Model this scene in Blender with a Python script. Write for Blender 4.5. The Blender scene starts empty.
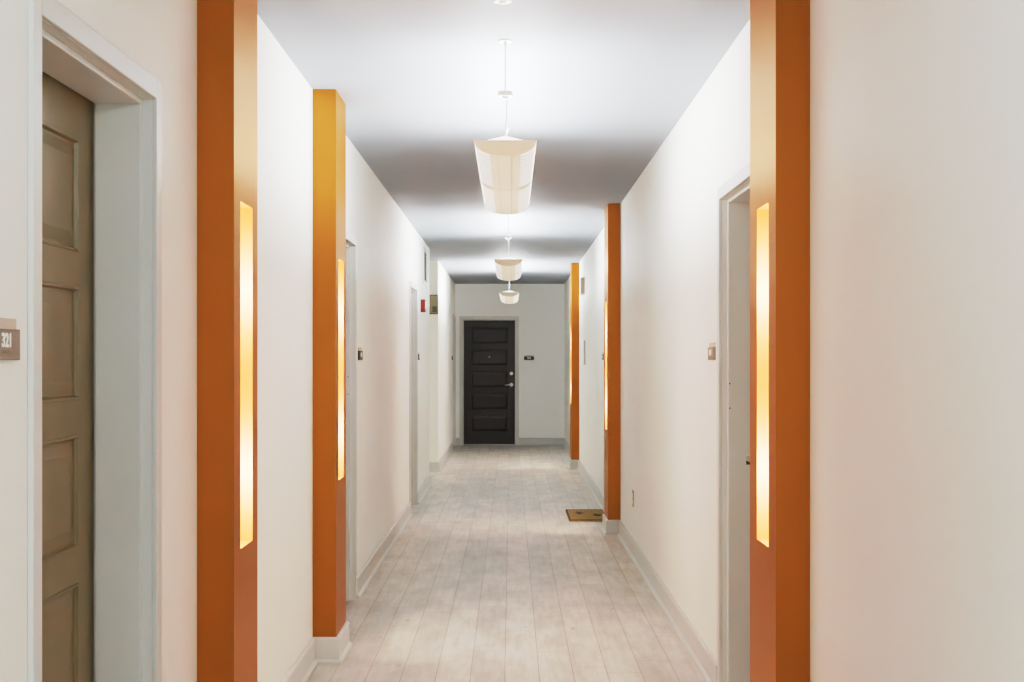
import bpy, bmesh, math, random
from mathutils import Vector, Matrix
random.seed(7)
PI = math.pi
SC = bpy.context.scene
COL = SC.collection

# ------------------------------------------------------------------ dimensions (metres)
XL, XR = -0.90, 0.86          # corridor walls
YB, YE = -3.0, 22.56          # rear opening and end wall
H = 2.604                     # ceiling
EYE = 1.376
TH = 0.26                     # wall thickness
DW = 0.858                    # door opening width
DH = 2.031                    # door opening height
FW, FP = 0.05, 0.012          # door frame face width, how far it stands proud

# ------------------------------------------------------------------ helpers
def lin(r, g, b):
    f = lambda c: (c/255/12.92) if c/255 <= .04045 else ((c/255+.055)/1.055)**2.4
    return (f(r), f(g), f(b), 1)

def mat(name, col, rough=.5, metal=0, spec=.5, emit=None, es=0, noise=0, nscale=8, bump=0, bscale=120):
    m = bpy.data.materials.new(name); m.use_nodes = True
    n = m.node_tree.nodes; l = m.node_tree.links
    b = n['Principled BSDF']
    b.inputs['Base Color'].default_value = col
    b.inputs['Roughness'].default_value = rough
    b.inputs['Metallic'].default_value = metal
    b.inputs['Specular IOR Level'].default_value = spec
    if emit:
        b.inputs['Emission Color'].default_value = emit
        b.inputs['Emission Strength'].default_value = es
    tc = n.new('ShaderNodeTexCoord')
    if noise:
        t = n.new('ShaderNodeTexNoise'); t.inputs['Scale'].default_value = nscale; t.inputs['Detail'].default_value = 5
        l.new(tc.outputs['Object'], t.inputs['Vector'])
        r = n.new('ShaderNodeMapRange')
        r.inputs['From Min'].default_value = .3; r.inputs['From Max'].default_value = .7
        r.inputs['To Min'].default_value = 1-noise; r.inputs['To Max'].default_value = 1+noise
        l.new(t.outputs['Fac'], r.inputs['Value'])
        h = n.new('ShaderNodeHueSaturation'); h.inputs['Color'].default_value = col
        l.new(r.outputs['Result'], h.inputs['Value']); l.new(h.outputs['Color'], b.inputs['Base Color'])
    if bump:
        t = n.new('ShaderNodeTexNoise'); t.inputs['Scale'].default_value = bscale; t.inputs['Detail'].default_value = 3
        l.new(tc.outputs['Object'], t.inputs['Vector'])
        bp = n.new('ShaderNodeBump'); bp.inputs['Strength'].default_value = bump; bp.inputs['Distance'].default_value = .002
        l.new(t.outputs['Fac'], bp.inputs['Height']); l.new(bp.outputs['Normal'], b.inputs['Normal'])
    return m

def box(bm, x0, x1, y0, y1, z0, z1, mi=0):
    vs = [bm.verts.new((x, y, z)) for z in (z0, z1) for y in (y0, y1) for x in (x0, x1)]
    for q in ((0,2,3,1), (4,5,7,6), (0,1,5,4), (2,6,7,3), (0,4,6,2), (1,3,7,5)):
        f = bm.faces.new([vs[i] for i in q]); f.material_index = mi
    return vs

def cyl(bm, c, r, h, axis='z', seg=24, r2=None, mi=0):
    r2 = r if r2 is None else r2
    rot = {'z': Matrix.Identity(4), 'y': Matrix.Rotation(-PI/2, 4, 'X'), 'x': Matrix.Rotation(PI/2, 4, 'Y')}[axis]
    m = Matrix.Translation(c) @ rot @ Matrix.Translation((0, 0, h/2))
    res = bmesh.ops.create_cone(bm, cap_ends=True, segments=seg, radius1=r, radius2=r2, depth=h, matrix=m)
    for v in res['verts']:
        for f in v.link_faces: f.material_index = mi

def tube(bm, pts, r, seg=12):
    """round bar through points"""
    pts = [Vector(p) for p in pts]; rings = []
    for i, p in enumerate(pts):
        d = (pts[min(i+1, len(pts)-1)] - pts[max(i-1, 0)]).normalized()
        a = d.orthogonal().normalized(); b = d.cross(a)
        rr = r[i] if isinstance(r, (list, tuple)) else r
        rings.append([bm.verts.new(p + (a*math.cos(t*2*PI/seg) + b*math.sin(t*2*PI/seg))*rr) for t in range(seg)])
    for A, B in zip(rings, rings[1:]):
        for i in range(seg): bm.faces.new((A[i], A[(i+1) % seg], B[(i+1) % seg], B[i]))
    bm.faces.new(rings[0][::-1]); bm.faces.new(rings[-1])

def obj(name, bm, m, parent=None, bevel=0, smooth=False):
    bmesh.ops.recalc_face_normals(bm, faces=bm.faces)
    me = bpy.data.meshes.new(name); bm.to_mesh(me); bm.free()
    for k in (m if isinstance(m, (list, tuple)) else [m]): me.materials.append(k)
    if smooth:
        me.polygons.foreach_set('use_smooth', [True]*len(me.polygons))
        me.set_sharp_from_angle(angle=math.radians(35))
    o = bpy.data.objects.new(name, me); COL.objects.link(o)
    if parent: o.parent = parent
    if bevel:
        b = o.modifiers.new('bevel', 'BEVEL'); b.width = bevel; b.segments = 2; b.limit_method = 'ANGLE'
    return o

def tag(o, label, cat, group=None, kind=None):
    o['label'] = label; o['category'] = cat
    if group: o['group'] = group
    if kind: o['kind'] = kind
    return o

def thing(name, loc, rz, label, cat, group=None, kind=None):
    o = bpy.data.objects.new(name, None); COL.objects.link(o)
    o.location = loc; o.rotation_euler = (0, 0, rz); o.empty_display_size = .1
    return tag(o, label, cat, group, kind)

def struct(name, bm, m, bevel=0):
    o = obj(name, bm, m, None, bevel); o['kind'] = 'structure'; return o

def copy_tree(o, parent=None):
    c = o.copy(); COL.objects.link(c)
    if parent: c.parent = parent
    for ch in list(o.children): copy_tree(ch, c)
    return c

def sweep(bm, path, prof, mi=0):
    """sweep a closed profile [(offset, z)] along a plan polyline; offset is to the RIGHT of travel, mitred corners"""
    P = [Vector(p) for p in path]; rings = []
    nrm = [Vector(((b-a).normalized().y, -(b-a).normalized().x)) for a, b in zip(P, P[1:])]
    for i, p in enumerate(P):
        if i == 0: m = nrm[0]
        elif i == len(P)-1: m = nrm[-1]
        else:
            s = nrm[i-1] + nrm[i]; m = s * (2/s.length_squared)
        rings.append([bm.verts.new((p.x+m.x*o, p.y+m.y*o, z)) for o, z in prof])
    k = len(prof)
    for A, B in zip(rings, rings[1:]):
        for i in range(k):
            f = bm.faces.new((A[i], A[(i+1) % k], B[(i+1) % k], B[i])); f.material_index = mi
    bm.faces.new(rings[0]).material_index = mi; bm.faces.new(rings[-1][::-1]).material_index = mi

# ------------------------------------------------------------------ materials
M_wall = mat('wall_paint', lin(243, 242, 236), .55, spec=.35, noise=.012, nscale=1.5, bump=.06, bscale=220)
M_end = mat('end_wall_lightened', lin(250, 251, 249), .6, spec=.3, noise=.012, nscale=1.5, bump=.06, bscale=220)  # wall paint made paler, the light this end lacks put into its colour
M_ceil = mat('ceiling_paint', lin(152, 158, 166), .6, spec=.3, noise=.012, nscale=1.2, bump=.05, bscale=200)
M_trim = mat('trim_paint', lin(204, 205, 200), .38, noise=.015, nscale=6)
M_frame = mat('door_frame_paint', lin(212, 213, 208), .36, noise=.015, nscale=6)
M_orange = mat('copper_orange_paint', lin(163, 101, 39), .36, metal=.6, spec=.4, noise=.02, nscale=5, bump=.05, bscale=260)
M_orange.node_tree.nodes['Principled BSDF'].inputs['Specular Tint'].default_value = (1, .72, .5, 1)
M_niche = mat('copper_niche_lamplit', lin(200, 110, 58), .5, noise=.02)  # pillar paint lightened, the strong lamp glow put into its colour
M_door = mat('espresso_door_paint', lin(36, 33, 31), .38, spec=.4, noise=.06, nscale=9, bump=.05, bscale=90)
M_neardoor = mat('dark_door_bronze_sheen', lin(128, 112, 74), .34, spec=.45, noise=.06, nscale=9, bump=.05, bscale=90)  # dark door paint lightened to brown, its warm reflection painted into the colour
M_nickel = mat('satin_nickel', lin(205, 200, 192), .28, metal=1)
M_white = mat('white_enamel', lin(238, 238, 236), .4)
M_cable = mat('white_cable', lin(235, 235, 235), .5)
M_sign = mat('sign_taupe', lin(140, 125, 108), .45, noise=.02)
M_signdark = mat('sign_dark', lin(46, 42, 38), .45, noise=.02)
M_strip = mat('sign_insert', lin(200, 184, 168), .4)
M_text = mat('sign_lettering', lin(240, 238, 234), .5)
M_red = mat('alarm_red', lin(124, 26, 18), .6)
M_lens = mat('strobe_lens', lin(232, 234, 236), .15)
M_beige = mat('beige_plastic', lin(158, 149, 124), .5, noise=.02)
M_beiged = mat('dark_beige_grille', lin(108, 99, 76), .6)
M_tan = mat('tan_plastic', lin(206, 196, 180), .5)
M_grey = mat('grey_plate', lin(160, 156, 150), .45)
M_dark = mat('dark_void', lin(40, 38, 36), .8)
M_cap = mat('lamp_end_cap', lin(212, 196, 176), .5)
M_glow = mat('uplight_diffuser', lin(245, 245, 245), .5, emit=(1, .98, .95, 1), es=2.2)
M_slot = mat('lit_slot', lin(245, 245, 245), .5, emit=(1, .98, .94, 1), es=1.15)
M_louvre = mat('louvre_bar', lin(160, 147, 130), .6)
M_bulb = mat('warm_lamp_tube', lin(255, 240, 210), .4, emit=(1, .78, .45, 1), es=9)
M_rubber = mat('dark_rubber', lin(60, 52, 44), .8)
M_motif = mat('mat_print', lin(58, 40, 18), .95)

# translucent lamp shade
M_shade = bpy.data.materials.new('lamp_shade_film'); M_shade.use_nodes = True
_n = M_shade.node_tree.nodes; _l = M_shade.node_tree.links
_b = _n['Principled BSDF']; _b.inputs['Base Color'].default_value = lin(208, 195, 178); _b.inputs['Roughness'].default_value = .5
_b.inputs['Emission Color'].default_value = (1, .86, .68, 1); _b.inputs['Emission Strength'].default_value = .02
_t = _n.new('ShaderNodeBsdfTranslucent'); _t.inputs['Color'].default_value = lin(240, 222, 192)
_m = _n.new('ShaderNodeMixShader'); _m.inputs[0].default_value = .12
_l.new(_b.outputs[0], _m.inputs[1]); _l.new(_t.outputs[0], _m.inputs[2]); _l.new(_m.outputs[0], _n['Material Output'].inputs[0])

# plank floor
def floor_material():
    m = bpy.data.materials.new('washed_oak_planks'); m.use_nodes = True
    n = m.node_tree.nodes; l = m.node_tree.links; b = n['Principled BSDF']
    tc = n.new('ShaderNodeTexCoord')
    mp = n.new('ShaderNodeMapping'); mp.inputs['Rotation'].default_value = (0, 0, PI/2); mp.inputs['Location'].default_value = (.31, .027, 0)
    l.new(tc.outputs['Object'], mp.inputs['Vector'])
    br = n.new('ShaderNodeTexBrick'); br.offset = .37; br.offset_frequency = 2; br.squash = 1
    br.inputs['Scale'].default_value = 1
    br.inputs['Brick Width'].default_value = 1.22; br.inputs['Row Height'].default_value = .150
    br.inputs['Mortar Size'].default_value = .0022; br.inputs['Mortar Smooth'].default_value = .3; br.inputs['Bias'].default_value = 0
    br.inputs['Color1'].default_value = lin(224, 215, 204); br.inputs['Color2'].default_value = lin(205, 199, 190)
    br.inputs['Mortar'].default_value = lin(168, 157, 147)
    # every row of boards gets its own random stagger
    sp = n.new('ShaderNodeSeparateXYZ'); l.new(mp.outputs['Vector'], sp.inputs[0])
    dv = n.new('ShaderNodeMath'); dv.operation = 'DIVIDE'; dv.inputs[1].default_value = .150; l.new(sp.outputs['Y'], dv.inputs[0])
    fl = n.new('ShaderNodeMath'); fl.operation = 'FLOOR'; l.new(dv.outputs[0], fl.inputs[0])
    wn = n.new('ShaderNodeTexWhiteNoise'); wn.noise_dimensions = '1D'; l.new(fl.outputs[0], wn.inputs['W'])
    ma = n.new('ShaderNodeMath'); ma.operation = 'MULTIPLY_ADD'; ma.inputs[1].default_value = 1.22
    l.new(wn.outputs['Value'], ma.inputs[0]); l.new(sp.outputs['X'], ma.inputs[2])
    cb = n.new('ShaderNodeCombineXYZ'); l.new(ma.outputs[0], cb.inputs['X']); l.new(sp.outputs['Y'], cb.inputs['Y'])
    br.offset = 0
    l.new(cb.outputs[0], br.inputs['Vector'])
    # grain stretched along the boards
    mg = n.new('ShaderNodeMapping'); mg.inputs['Scale'].default_value = (9, .8, 1); l.new(tc.outputs['Object'], mg.inputs['Vector'])
    g = n.new('ShaderNodeTexNoise'); g.inputs['Scale'].default_value = 3.2; g.inputs['Detail'].default_value = 8; g.inputs['Roughness'].default_value = .65
    l.new(mg.outputs['Vector'], g.inputs['Vector'])
    # blotchy grey-brown wash
    m2 = n.new('ShaderNodeMapping'); m2.inputs['Scale'].default_value = (1.6, .7, 1); l.new(tc.outputs['Object'], m2.inputs['Vector'])
    w = n.new('ShaderNodeTexNoise'); w.inputs['Scale'].default_value = 3.4; w.inputs['Detail'].default_value = 7; w.inputs['Roughness'].default_value = .6
    l.new(m2.outputs['Vector'], w.inputs['Vector'])
    r1 = n.new('ShaderNodeValToRGB'); r1.color_ramp.elements[0].position = .32; r1.color_ramp.elements[1].position = .62
    r1.color_ramp.elements[0].color = lin(214, 210, 206); r1.color_ramp.elements[1].color = (1, 1, 1, 1)
    l.new(w.outputs['Fac'], r1.inputs['Fac'])
    r2 = n.new('ShaderNodeValToRGB'); r2.color_ramp.elements[0].position = .3; r2.color_ramp.elements[1].position = .6
    r2.color_ramp.elements[0].color = lin(222, 215, 208); r2.color_ramp.elements[1].color = (1, 1, 1, 1)
    l.new(g.outputs['Fac'], r2.inputs['Fac'])
    a = n.new('ShaderNodeMix'); a.data_type = 'RGBA'; a.blend_type = 'MULTIPLY'; a.inputs[0].default_value = .75
    l.new(br.outputs['Color'], a.inputs[6]); l.new(r1.outputs['Color'], a.inputs[7])
    c = n.new('ShaderNodeMix'); c.data_type = 'RGBA'; c.blend_type = 'MULTIPLY'; c.inputs[0].default_value = .7
    l.new(a.outputs[2], c.inputs[6]); l.new(r2.outputs['Color'], c.inputs[7])
    # small knots
    k = n.new('ShaderNodeTexNoise'); k.inputs['Scale'].default_value = 13; k.inputs['Detail'].default_value = 4
    l.new(m2.outputs['Vector'], k.inputs['Vector'])
    r3 = n.new('ShaderNodeValToRGB'); r3.color_ramp.elements[0].position = .66; r3.color_ramp.elements[1].position = .74
    r3.color_ramp.elements[0].color = (1, 1, 1, 1); r3.color_ramp.elements[1].color = lin(205, 190, 172)
    l.new(k.outputs['Fac'], r3.inputs['Fac'])
    d = n.new('ShaderNodeMix'); d.data_type = 'RGBA'; d.blend_type = 'MULTIPLY'; d.inputs[0].default_value = .8
    l.new(c.outputs[2], d.inputs[6]); l.new(r3.outputs['Color'], d.inputs[7])
    l.new(d.outputs[2], b.inputs['Base Color'])
    b.inputs['Roughness'].default_value = .42; b.inputs['Specular IOR Level'].default_value = .4
    bp = n.new('ShaderNodeBump'); bp.inputs['Strength'].default_value = .25; bp.inputs['Distance'].default_value = .001
    iv = n.new('ShaderNodeMath'); iv.operation = 'SUBTRACT'; iv.inputs[0].default_value = 1
    l.new(br.outputs['Fac'], iv.inputs[1]); l.new(iv.outputs[0], bp.inputs['Height']); l.new(bp.outputs['Normal'], b.inputs['Normal'])
    return m
M_floor = floor_material()

# coir mat
M_coir = mat('coir', lin(156, 124, 70), .95, noise=.22, nscale=60, bump=.8, bscale=300)

# ------------------------------------------------------------------ room shell
SIDE_A, SIDE_B, SIDE_X = 15.46, 17.26, -3.2       # opening of the side passage in the left wall
O = DW/2 + .04                                     # rough opening half-width
DOORS = {   # number: (wall, centre, latch sign in local x)
    1: ('L', (2.6535+3.512)/2, -1),
    2: ('L', (7.162+8.020)/2, 1),
    3: ('L', (12.44+13.298)/2, 1),
    4: ('L', (21.598+22.456)/2, -1),
    5: ('E', -.351, 1),
    6: ('R', (4.861+5.719)/2, -1),
    7: ('R', (11.92+12.778)/2, -1),
}
def wall_run(bm, x0, x1, y0, y1, centres, z1=H):
    y = y0
    for c in centres:
        box(bm, x0, x1, y, c-O, 0, z1); box(bm, x0, x1, c-O, c+O, DH+.04, z1); y = c+O
    box(bm, x0, x1, y, y1, 0, z1)

bm = bmesh.new(); box(bm, SIDE_X, XR+.6, YB, YE+.6, -.05, 0); struct('floor', bm, M_floor)
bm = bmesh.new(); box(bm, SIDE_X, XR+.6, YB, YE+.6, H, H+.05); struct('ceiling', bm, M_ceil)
bm = bmesh.new()
wall_run(bm, XL-TH, XL, YB, SIDE_A, [DOORS[i][1] for i in (1, 2, 3)])
box(bm, SIDE_X, XL-TH, SIDE_A-.15, SIDE_A, 0, H)
struct('wall_left', bm, M_wall)
bm = bmesh.new()
wall_run(bm, XL-TH, XL, SIDE_B, YE, [DOORS[4][1]])
box(bm, SIDE_X, XL-TH, SIDE_B, SIDE_B+.15, 0, H)
struct('wall_left_far', bm, M_wall)
bm = bmesh.new(); box(bm, SIDE_X-.15, SIDE_X, SIDE_A-.15, SIDE_B+.15, 0, H); struct('wall_side_passage', bm, M_wall)
bm = bmesh.new(); wall_run(bm, XR, XR+TH, YB, YE, [DOORS[i][1] for i in (6, 7)]); struct('wall_right', bm, M_wall)
bm = bmesh.new()
c = DOORS[5][1]
box(bm, XL-TH, c-O, YE, YE+TH, 0, H); box(bm, c+O, XR+TH, YE, YE+TH, 0, H); box(bm, c-O, c+O, YE, YE+TH, DH+.04, H)
struct('wall_end', bm, M_end)

# ------------------------------------------------------------------ pillars: plan ranges along the corridor
PILLARS = [  # (side, y0, y1, protrusion, slot y0, slot y1)
    ('L', 4.013, 4.385, .106, 4.109, 4.300),
    ('L', 6.350, 6.730, .106, 6.446, 6.640),
    ('R', 4.027, 4.461, .0985, 4.140, 4.334),
    ('R', 11.000, 11.430, .0985, 11.113, 11.307),
    ('R', 17.630, 18.060, .0985, 17.743, 17.937),
]
SZ0, SZ1 = .822, 1.842
BASE = [(0, 0), (.027, 0), (.026, .012), (.018, .020), (.015, .022), (.015, .112), (.008, .120), (0, .120)]
PLAB = [
    ('copper-orange wall pillar with lit vertical slot, nearest on the left, beside the open door recess', 'pillar'),
    ('copper-orange wall pillar with lit slot and white base, second along the left wall', 'pillar'),
    ('copper-orange wall pillar with glowing slot, nearest on the right, in front of a door recess', 'pillar'),
    ('orange wall pillar on the right wall with the brown doormat behind its white base', 'pillar'),
    ('slim-looking orange wall pillar farthest down the right wall near the end wall', 'pillar'),
]
def pillar(side, y0, y1, d, s0, s1, lab):
    """local x: out from the wall, local y along the corridor"""
    s = 1 if side == 'L' else -1
    root = thing('wall_pillar', ((XL if s > 0 else XR), (y0+y1)/2, 0), 0, lab[0], lab[1], 'copper wall pillars with lit slots')
    yc = (y0+y1)/2; a, b = y0-yc, y1-yc; p, q = s0-yc, s1-yc
    bm = bmesh.new(); V = lambda x, y, z: bm.verts.new((s*x, y, z))
    mi = [0]
    def F(*pts): bm.faces.new([V(*t) for t in pts]).material_index = mi[0]
    F((0,a,0), (d,a,0), (d,a,H), (0,a,H)); F((0,b,0), (d,b,0), (d,b,H), (0,b,H))
    F((0,a,0), (0,b,0), (0,b,H), (0,a,H)); F((0,a,H), (d,a,H), (d,b,H), (0,b,H)); F((0,a,0), (d,a,0), (d,b,0), (0,b,0))
    ys = [a, p, q, b]; zs = [0, SZ0, SZ1, H]
    for i in range(3):
        for j in range(3):
            if i == 1 and j == 1: continue
            F((d,ys[i],zs[j]), (d,ys[i+1],zs[j]), (d,ys[i+1],zs[j+1]), (d,ys[i],zs[j+1]))
    # niche: wider than the slot on the near side, where the lamps hide behind the lip
    mi[0] = 1; k = .012; n0 = p-.055; dd = d-.010
    F((k,n0,SZ0), (k,q,SZ0), (k,q,SZ1), (k,n0,SZ1))
    F((k,n0,SZ0), (dd,n0,SZ0), (dd,n0,SZ1), (k,n0,SZ1))
    F((k,q,SZ0), (d,q,SZ0), (d,q,SZ1), (k,q,SZ1))
    F((dd,n0,SZ0), (dd,p,SZ0), (dd,p,SZ1), (dd,n0,SZ1))
    F((dd,p,SZ0), (d,p,SZ0), (d,p,SZ1), (dd,p,SZ1))
    for z in (SZ0, SZ1):
        F((k,n0,z), (dd,n0,z), (dd,p,z), (dd,q,z), (k,q,z)); F((dd,p,z), (d,p,z), (d,q,z), (dd,q,z))
    bmesh.ops.remove_doubles(bm, verts=bm.verts, dist=1e-5)
    obj('pillar_body', bm, [M_orange, M_niche], root)
    # white base wrapping three sides
    bm = bmesh.new()
    path = [(0, a), (s*d, a), (s*d, b), (0, b)]
    if s < 0: path = path[::-1]
    if s > 0: path = path           # travel so that outside is on the right
    path = [Vector(t) for t in path]
    sweep(bm, path, BASE); obj('pillar_base', bm, M_trim, root)
    for z in (1.03, 1.60):
        bm = bmesh.new(); cyl(bm, (s*(k+.030), n0+.022, z-.06), .011, .12); obj('lamp_tube', bm, M_bulb, root, smooth=True)
        L = bpy.data.lights.new('niche_light', 'POINT'); L.energy = 21.0; L.color = (1, .82, .64); L.shadow_soft_size = .02
        lo = bpy.data.objects.new('niche_light', L); COL.objects.link(lo); lo.parent = root
        lo.location = (s*(k+.042), n0+.055, z)
    return root
for P, lab in zip(PILLARS, PLAB): pillar(*P, lab)

# ------------------------------------------------------------------ baseboards
BB = BASE
def base(name, paths):
    bm = bmesh.new()
    for p in paths: sweep(bm, p, BB)
    return struct(name, bm, M_trim)
fo = DW/2 + FW                       # frame outer half width
D = {k: v[1] for k, v in DOORS.items()}
bw = .027
# travel along +y on the left wall has the room on the right; right wall travels -y
base('baseboard_left', [[(XL, YB), (XL, D[1]-fo)], [(XL, D[1]+fo), (XL, 4.013-bw)], [(XL, 4.385+bw), (XL, 6.35-bw)],
     [(XL, 6.73+bw), (XL, D[2]-fo)], [(XL, D[2]+fo), (XL, D[3]-fo)], [(XL, D[3]+fo), (XL, SIDE_A), (SIDE_X, SIDE_A)][:2]])
base('baseboard_left_far', [[(SIDE_X, SIDE_B), (XL, SIDE_B), (XL, D[4]-fo)]])
base('baseboard_side', [[(XL, SIDE_A), (SIDE_X, SIDE_A)][::-1][::-1]])
base('baseboard_right', [[(XR, 4.027-bw), (XR, YB)], [(XR, D[6]-fo), (XR, 4.461+bw)], [(XR, 11.0-bw), (XR, D[6]+fo)],
     [(XR, D[7]-fo), (XR, 11.43+bw)], [(XR, 17.63-bw), (XR, D[7]+fo)]])
base('baseboard_end', [[(D[5]+fo, YE), (XR, YE), (XR, 18.06+bw)], [(XL, YE), (D[5]-fo, YE)]])

# ------------------------------------------------------------------ doors
def door(n, latch, leafmat, label):
    wall, c, _ = DOORS[n]
    loc, rz = {'L': ((XL, c, 0), PI/2), 'R': ((XR, c, 0), -PI/2), 'E': ((c, YE, 0), 0)}[wall]
    root = thing('door_%d' % n, loc, rz, label, 'door', None, 'structure')
    w = DW/2
    # frame: proud face, jamb, stop
    bm = bmesh.new()
    for s in (-1, 1):
        X = lambda u, v: (min(s*u, s*v), max(s*u, s*v))
        box(bm, *X(w, w+FW), -FP, 0, 0, DH+FW)
        box(bm, *X(w, w+.04), 0, TH-.01, 0, DH+.04)
        box(bm, *X(w-.015, w), .024, .140, 0, DH)
    box(bm, -w, w, -FP, 0, DH, DH+FW)
    box(bm, -w, w, 0, TH-.01, DH, DH+.04)
    box(bm, -w+.015, w-.015, .024, .140, DH-.015, DH)
    obj('door_frame', bm, M_frame, root, bevel=.0025)
    # threshold
    bm = bmesh.new(); box(bm, -w, w, .130, .215, 0, .010); obj('threshold', bm, M_nickel, root, bevel=.003)
    # leaf with five raised panels
    bm = bmesh.new(); y0, y1 = .147, .191; lz0, lz1 = .011, DH-.001
    pw = .302; tops = [1.909-.357*i for i in range(5)]; ph = .272
    def q(x0, x1, z0, z1):
        bm.faces.new([bm.verts.new(t) for t in ((x0,y0,z0), (x1,y0,z0), (x1,y0,z1), (x0,y0,z1))])
    q(-w, -pw, lz0, lz1); q(pw, w, lz0, lz1)
    zs = [lz1] + [z for t in tops for z in (t, t-ph)] + [lz0]
    for i in range(0, len(zs), 2): q(-pw, pw, zs[i+1], zs[i])
    R = [(0, 0), (.002, -.003), (.007, -.0035), (.011, .007), (.017, .0075), (.046, .0015)]
    for t in tops:
        rings = []
        for i, dy in R:
            rings.append([bm.verts.new(v) for v in ((-pw+i, y0+dy, t-ph+i), (pw-i, y0+dy, t-ph+i), (pw-i, y0+dy, t-i), (-pw+i, y0+dy, t-i))])
        for A, B in zip(rings, rings[1:]):
            for j in range(4): bm.faces.new((A[j], A[(j+1) % 4], B[(j+1) % 4], B[j]))
        bm.faces.new(rings[-1])
    vs = [bm.verts.new(v) for v in ((-w,y0,lz0), (w,y0,lz0), (w,y0,lz1), (-w,y0,lz1), (-w,y1,lz0), (w,y1,lz0), (w,y1,lz1), (-w,y1,lz1))]
    for f in ((4,5,6,7), (0,1,5,4), (1,2,6,5), (2,3,7,6), (3,0,4,7)): bm.faces.new([vs[i] for i in f])
    bmesh.ops.remove_doubles(bm, verts=bm.verts, dist=1e-5)
    leaf = obj('door_leaf', bm, leafmat, root)
    lx = latch*.358
    bm = bmesh.new()                                         # lever handle
    cyl(bm, (lx, y0-.010, .975), .030, .010, 'y'); cyl(bm, (lx, y0-.045, .975), .011, .036, 'y')
    tube(bm, [(lx+latch*.012, y0-.047, .977), (lx-latch*.03, y0-.048, .977), (lx-latch*.07, y0-.046, .972), (lx-latch*.105, y0-.040, .968)], [.011, .010, .008, .007])
    obj('lever_handle', bm, M_nickel, leaf, smooth=True)
    bm = bmesh.new(); cyl(bm, (lx, y0-.014, 1.158), .026, .014, 'y', r2=.028); cyl(bm, (lx, y0-.018, 1.158), .016, .005, 'y')
    obj('deadbolt', bm, M_nickel, leaf, smooth=True)
    bm = bmesh.new(); cyl(bm, (0, y0-.002, 1.427), .011, .006, 'y'); obj('peephole', bm, M_nickel, leaf, smooth=True)
    # strike plate and two rubber buffers on the latch jamb
    bm = bmesh.new(); X = sorted((latch*(w-.0155), latch*(w-.0175)))
    box(bm, X[0], X[1], .098, .116, .950, .976); obj('strike_plate', bm, M_rubber, root)
    for z in (1.18, 1.28):
        bm = bmesh.new(); cyl(bm, (min(latch*(w-.0135), latch*(w-.0165)),   .031, z), .003, .003, 'x', 12)
        obj('buffer', bm, M_rubber, root)
    return root
DL = {
    1: 'dark five-panel door with painted-in bronze sheen, in a white recess, nearest on the left, beside the 321 sign',
    2: 'doorway in a pale grey frame just past the second left pillar',
    3: 'recessed doorway in a grey frame on the left wall under the tall return vent',
    4: 'doorway at the far left squeezed against the end wall',
    5: 'black five-panel door with silver lever facing down the corridor in the end wall',
    6: 'doorway in a grey frame on the right, half hidden behind the nearest right pillar',
    7: 'doorway on the right wall behind the doormat, hidden by the second right pillar',
}
for n in DOORS: door(n, DOORS[n][2], M_neardoor if n == 1 else M_door, DL[n])

# ------------------------------------------------------------------ room signs
def sign(loc, rz, label, dark, text=None):
    """local x along the wall, -y out of the wall, origin at the plate's bottom centre"""
    root = thing('room_sign', loc, rz, label, 'sign', 'room number signs beside the doors')
    bm = bmesh.new(); box(bm, -.080, .080, -.012, 0, 0, .055); obj('sign_plate', bm, M_signdark if dark else M_sign, root, bevel=.001)
    bm = bmesh.new(); box(bm, -.074, .074, -.007, 0, .055, .074); obj('name_strip', bm, M_strip, root)
    if text:
        cu = bpy.data.curves.new('t', 'FONT'); cu.body = text; cu.size = .034; cu.align_x = 'CENTER'; cu.extrude = .0005; cu.offset = .0009
        to = bpy.data.objects.new('t', cu); COL.objects.link(to)
        bpy.context.view_layer.update()
        me = bpy.data.meshes.new_from_object(to.evaluated_get(bpy.context.evaluated_depsgraph_get()))
        bpy.data.objects.remove(to)
        me.transform(Matrix.Translation((.012, -.0126, .0235)) @ Matrix.Rotation(PI/2, 4, 'X'))
        me.materials.clear(); me.materials.append(M_text)
        t = bpy.data.objects.new('room_number', me); COL.objects.link(t); t.parent = root
        bm = bmesh.new()
        for i in range(7): cyl(bm, (-.018+i*.006+.008, -.0132, .013+(i % 2)*.003), .0011, .002, 'y', 8)
        obj('braille_row', bm, M_sign, root)
    else:      # numerals too small to read in the photo: three pale strokes
        bm = bmesh.new()
        for i in (-1, 0, 1): box(bm, i*.020-.007, i*.020+.007, -.0132, -.012, .020, .044)
        obj('room_number', bm, M_text, root)
    return root
sz = 1.376
sign((XL, 2.453, sz), PI/2, 'taupe room sign reading 321 beside the nearest left door', False, '321')
sign((XL, 8.305, sz), PI/2, 'dark room sign on the left wall past the grey frame behind the second pillar', True)
sign((XL, 13.55, sz), PI/2, 'small dark room sign on the left wall below the red fire alarm', True)
sign((XL, 21.37, sz), PI/2, 'tiny dark room sign at the far left by the end wall', True)
sign((.29, YE, sz), 0, 'black room sign on the end wall right of the black door', True)
sign((XR, 5.957, sz), -PI/2, 'taupe room sign on the right wall beside the half-hidden grey door frame', False)
sign((XR, 13.00, sz), -PI/2, 'dark room sign peeking out beside the second right pillar', True)

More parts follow.
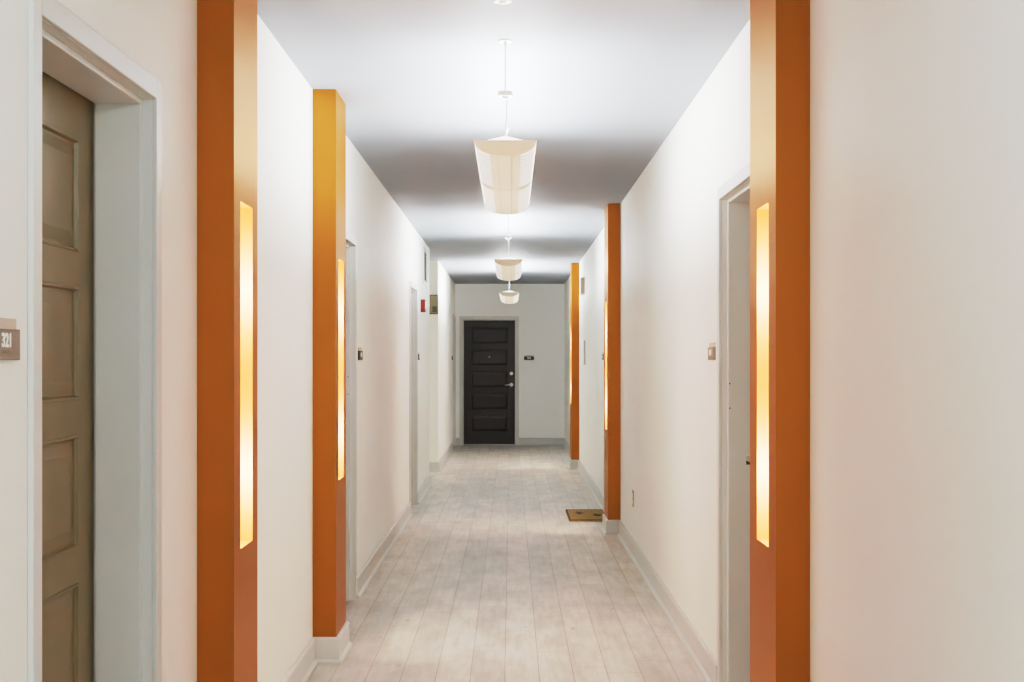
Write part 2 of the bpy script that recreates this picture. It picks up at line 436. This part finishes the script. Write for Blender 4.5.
# ------------------------------------------------------------------ pendant lamps
FX, FZT, FZB, FWD = -.022, 2.213, 2.156, .239
def arc(u):      # u -1..1 across the width -> (x, z) of the shade
    x = u*FWD/2
    return x, FZB + (FZT-FZB)*(1-math.sqrt(max(0, 1-abs(u)**2.2)))**1.0*1.0
def uplights(x, yc, L, z, k=1):       # batwing optic: two long strips, each throwing up and to its own side
    for sgn in (-1, 1):
        a = bpy.data.lights.new('uplight', 'AREA'); a.shape = 'RECTANGLE'; a.size = .09; a.size_y = L-.1; a.energy = UP*k; a.color = (.91, .965, 1)
        ao = bpy.data.objects.new('uplight', a); COL.objects.link(ao)
        ao.location = (x+sgn*.055, yc, z); ao.rotation_euler = (0, PI-sgn*math.radians(-52), 0)
def pendant(y0, L, label, gain=1):
    yc = y0 + L/2
    root = thing('pendant_lamp', (FX, yc, H), 0, label, 'pendant lamp', 'linear pendant lamps along the ceiling')
    h = L/2; N = 28; z = lambda t: t-H
    def strip(bm, u0, u1, ya, yb, off=0, n=N):
        prev = None
        for i in range(n+1):
            u = u0+(u1-u0)*i/n; x, zz = arc(u)
            if off: x *= 1+off/(FWD/2); zz -= off
            cur = [bm.verts.new((x, y, z(zz))) for y in (ya, yb)]
            if prev: bm.faces.new((prev[0], cur[0], cur[1], prev[1]))
            prev = cur
    bm = bmesh.new()                                   # curved lower shade, thin shell
    strip(bm, -1, 1, -h+.01, h-.01); shade = obj('lamp_shade', bm, M_shade, root, smooth=True)
    bm = bmesh.new()                                   # seams between the two half lengths and along the middle
    strip(bm, -.97, .97, -.006, .006, .0012); strip(bm, .20, .222, -h+.01, h-.01, .0012, 2); strip(bm, -.25, -.24, -h+.01, h-.01, .0008, 2)
    obj('seam', bm, M_louvre, shade)
    for s in (-1, 1):                                  # rows of lit louvre slots along each side
        for half in (-1, 1):
            bm = bmesh.new(); k = 13; cols = []
            ys = [half*(.04 + (h-.08)*(i+f)/k) for i in range(k) for f in (0, .45)] + [half*(h-.04)]
            for j in range(9):
                x, zz = arc(s*(.50+.43*j/8)); x *= 1+.0014/(FWD/2)
                cols.append([bm.verts.new((x, y, z(zz-.0014))) for y in ys])
            for A, B in zip(cols, cols[1:]):
                for i in range(len(ys)-1):
                    bm.faces.new((A[i], A[i+1], B[i+1], B[i])).material_index = i % 2
            obj('louvre_panel', bm, [M_louvre, M_slot], shade)
    for e in (-1, 1):                                  # end caps
        bm = bmesh.new()
        pts = [(arc(-1+2*i/N)) for i in range(N+1)]
        ring = []
        for yy in (e*h, e*(h-.012)):
            ring.append([bm.verts.new((x*1.01, yy, z(zz-.001))) for x, zz in pts])
        bm.faces.new(ring[0]); bm.faces.new(ring[1])
        for i in range(len(pts)):
            j = (i+1) % len(pts); bm.faces.new((ring[0][i], ring[0][j], ring[1][j], ring[1][i]))
        obj('end_cap', bm, M_cap, root)
    bm = bmesh.new()                                   # white gabled uplight diffuser on top
    g = [(-.092, FZT-.004), (0, FZT+.017), (.092, FZT-.004)]
    A = [bm.verts.new((x, -h+.015, z(zz))) for x, zz in g]; B = [bm.verts.new((x, h-.015, z(zz))) for x, zz in g]
    bm.faces.new(A); bm.faces.new(B)
    for i in range(3): bm.faces.new((A[i], A[(i+1) % 3], B[(i+1) % 3], B[i]))
    obj('uplight_diffuser', bm, M_glow, root)
    for e in (-1, 1):
        y = e*(h-.06)
        bm = bmesh.new(); cyl(bm, (0, y, -.006), .026 if e < 0 else .016, .006); cyl(bm, (0, y, -.022), .004, .016, r2=.009)
        can = obj('ceiling_canopy', bm, M_white, root, smooth=True)
        bm = bmesh.new(); tube(bm, [(0, y, -.02), (0, y, -.19), (.006*e*-1, y, -.22), (.004, y, -.30), (0, y, z(FZT+.013))], .0022, 8)
        obj('cable', bm, M_cable, root, smooth=True)
        if e < 0:
            bm = bmesh.new(); cyl(bm, (0, y, -.215), .028, .018); cyl(bm, (.0, y, -.226), .014, .010); obj('power_coupler', bm, M_white, root, smooth=True)
    # real lamps: a long uplight and a small warm glow in the shade
    uplights(FX, yc, L, FZT+.024, gain)
    p = bpy.data.lights.new('shade_glow', 'POINT'); p.energy = .05; p.color = (1, .8, .55); p.shadow_soft_size = .02
    po = bpy.data.objects.new('shade_glow', p); COL.objects.link(po); po.parent = root; po.location = (0, .0, z(FZB+.035))
    return root
UP = 40
LL = 2.18
pendant(5.32, LL, 'nearest and largest white linear pendant lamp hanging under the ceiling')
pendant(11.60, LL, 'middle of three white pendant lamps, above the corridor before the end')
uplights(FX, .13, LL, FZT+.024)     # the next lamp of the row hangs over the camera, out of frame
pendant(17.20, LL, 'smallest, farthest white pendant lamp hanging in front of the end wall', 1.45)

# ------------------------------------------------------------------ small fittings
r = thing('fire_alarm', (XL, 13.98, 1.855), PI/2, 'red fire alarm with white strobe on the left wall by the vent', 'fire alarm')
bm = bmesh.new(); box(bm, -.06, .06, -.045, .004, 0, .125); obj('alarm_body', bm, M_red, r, bevel=.006)
bm = bmesh.new()
pts = [(-.028, -.045, .02), (.028, -.045, .02), (.028, -.045, .108), (-.028, -.045, .108), (-.014, -.080, .058), (.014, -.080, .058), (.014, -.080, .074), (-.014, -.080, .074)]
v = [bm.verts.new(p) for p in pts]
for f in ((0,1,5,4), (1,2,6,5), (2,3,7,6), (3,0,4,7), (4,5,6,7), (0,3,2,1)): bm.faces.new([v[i] for i in f])
obj('strobe_lens', bm, M_lens, r)

r = thing('return_vent', (XL, 14.53, 2.157), PI/2, 'tall white-framed return air vent high on the left wall near the corner', 'vent')
bm = bmesh.new()
for b_ in ((-.25, -.215, 0, .375), (.215, .25, 0, .375), (-.215, .215, 0, .035), (-.215, .215, .34, .375)): box(bm, b_[0], b_[1], -.014, 0, b_[2], b_[3])
obj('vent_frame', bm, M_trim, r, bevel=.002)
bm = bmesh.new(); box(bm, -.215, .215, -.003, 0, .035, .34); obj('vent_backing', bm, M_dark, r)
for i in range(12):
    bm = bmesh.new(); zz = .047+i*.025
    vv = [bm.verts.new(p) for p in ((-.215, -.011, zz-.006), (.215, -.011, zz-.006), (.215, -.004, zz+.008), (-.215, -.004, zz+.008))]
    bm.faces.new(vv); obj('vent_slat', bm, M_grey, r)

r = thing('wall_box', (-.950, SIDE_B, 1.937), 0, 'beige wall box with a darker square, on the return wall by the side passage', 'wall box')
bm = bmesh.new(); box(bm, -.055, .055, -.060, 0, 0, .243); obj('box_body', bm, M_beige, r, bevel=.006)
bm = bmesh.new(); box(bm, -.048, .047, -.064, -.060, .006, .015); box(bm, -.048, .047, -.064, -.060, .228, .237); box(bm, -.053, -.046, -.064, -.060, .006, .237); box(bm, .046, .053, -.064, -.060, .006, .237)
obj('box_rim', bm, M_beiged, r)
bm = bmesh.new(); box(bm, -.016, .040, -.065, -.060, .026, .098); obj('speaker_grille', bm, M_beiged, r)

r = thing('door_chime', (XR, 16.45, 2.145), -PI/2, 'small tan box high on the right wall by the farthest pillar', 'wall box')
bm = bmesh.new(); box(bm, -.13, .13, -.045, .004, 0, .195); obj('box_body', bm, M_tan, r, bevel=.005)
bm = bmesh.new(); box(bm, -.115, .115, -.048, -.045, .012, .183); obj('box_cover', bm, M_tan, r)

r = thing('notice_frame', (XR, 16.3, 1.322), -PI/2, 'thin grey framed panel on the right wall at eye level', 'wall panel')
bm = bmesh.new(); box(bm, -.12, .12, -.012, 0, 0, .28); obj('panel_frame', bm, M_grey, r, bevel=.002)
bm = bmesh.new(); box(bm, -.108, .108, -.0135, -.012, .012, .268); obj('panel_face', bm, M_trim, r)

r = thing('power_outlet', (XR, 9.83, .345), -PI/2, 'white power outlet low on the right wall before the second pillar', 'outlet')
bm = bmesh.new(); box(bm, -.036, .036, -.007, 0, 0, .116); obj('outlet_plate', bm, M_grey, r, bevel=.002)
for zz in (.022, .064):
    bm = bmesh.new(); box(bm, -.017, .017, -.009, -.007, zz, zz+.030); obj('socket', bm, M_white, r)

bm = bmesh.new(); cyl(bm, (0, 0, -.012), .012, .012); cyl(bm, (0, 0, -.006), .030, .006)
o = obj('sprinkler_cover', bm, M_white, None, smooth=True); o.location = (-.028, 4.78, H)
tag(o, 'small white round sprinkler cover on the ceiling at the top edge', 'sprinkler')

# doormat in front of door 7
r = thing('doormat', (.675, 12.345, 0), 0, 'brown coir doormat with dark print on the floor behind the second right pillar', 'doormat')
bm = bmesh.new(); box(bm, -.180, .157, -.42, .40, 0, .016)
for v_ in bm.verts:
    pass
obj('mat_pile', bm, M_coir, r, bevel=.004)
for (cx, cy) in ((-.065, .10), (.085, -.06)):
    bm = bmesh.new(); n = 40                      # worn dark stencil, a lobed blot
    ring = [bm.verts.new((cx+(.036+.014*math.sin(5*t+cx*30)+.006*math.sin(9*t))*math.cos(t), cy+(.085+.034*math.sin(3*t+1)+.014*math.sin(7*t))*math.sin(t), .0168)) for t in [2*PI*i/n for i in range(n)]]
    bm.faces.new(ring); obj('printed_motif', bm, M_motif, r)
bm = bmesh.new()
for x0, x1, y0, y1 in ((-.178, -.166, -.418, .398), (-.166, .155, -.418, -.395), (-.166, .155, .375, .398)):
    box(bm, x0, x1, y0, y1, .0155, .0168)
obj('mat_border', bm, M_motif, r)

# ------------------------------------------------------------------ world light and side passage lamp
W = bpy.data.worlds.new('world'); SC.world = W; W.use_nodes = True
W.node_tree.nodes['Background'].inputs[0].default_value = (.94, .975, 1, 1)
W.node_tree.nodes['Background'].inputs[1].default_value = 2.6
# unseen lamp added inside the side passage, brightening the floor by its opening
a = bpy.data.lights.new('side_passage_lamp', 'AREA'); a.shape = 'RECTANGLE'; a.size = 1.6; a.size_y = .6; a.energy = 24; a.color = (1, .94, .82)
ao = bpy.data.objects.new('side_passage_lamp', a); COL.objects.link(ao); ao.location = (SIDE_X+.12, SIDE_B-.36, 1.7)
ao.rotation_euler = (0, -PI/2+.25, 0)

# ------------------------------------------------------------------ camera
cam = bpy.data.cameras.new('camera'); co = bpy.data.objects.new('camera', cam); COL.objects.link(co)
co.location = (0, 0, EYE); co.rotation_euler = (PI/2, 0, 0)
cam.sensor_width = 36; cam.lens = 36*1400/1024; cam.shift_x = 1/1024; cam.shift_y = 19/1024; cam.clip_start = .05
SC.camera = co
SC.cycles.use_denoising = True
SC.cycles.max_bounces = 14; SC.cycles.diffuse_bounces = 8
VS = SC.view_settings
VS.view_transform = 'Standard'; VS.look = 'None'; VS.exposure = 0.0; VS.gamma = 1
VS.use_curve_mapping = True            # soft shoulder, as in the exposure-blended photograph
cm = VS.curve_mapping; cm.white_level = (6, 6, 6); cm.clip_max_x = 1; cm.clip_max_y = 1
cv = cm.curves[3]
PTS = [(0, 0), (.025, .020), (.06, .052), (.15, .16), (.35, .425), (.7, .665), (1.3, .805), (2.5, .91), (6, 1)]
cv.points[0].location = (0, 0); cv.points[1].location = (1, 1)
for x, y in PTS[1:-1]: cv.points.new(x/6, y)
cm.update()
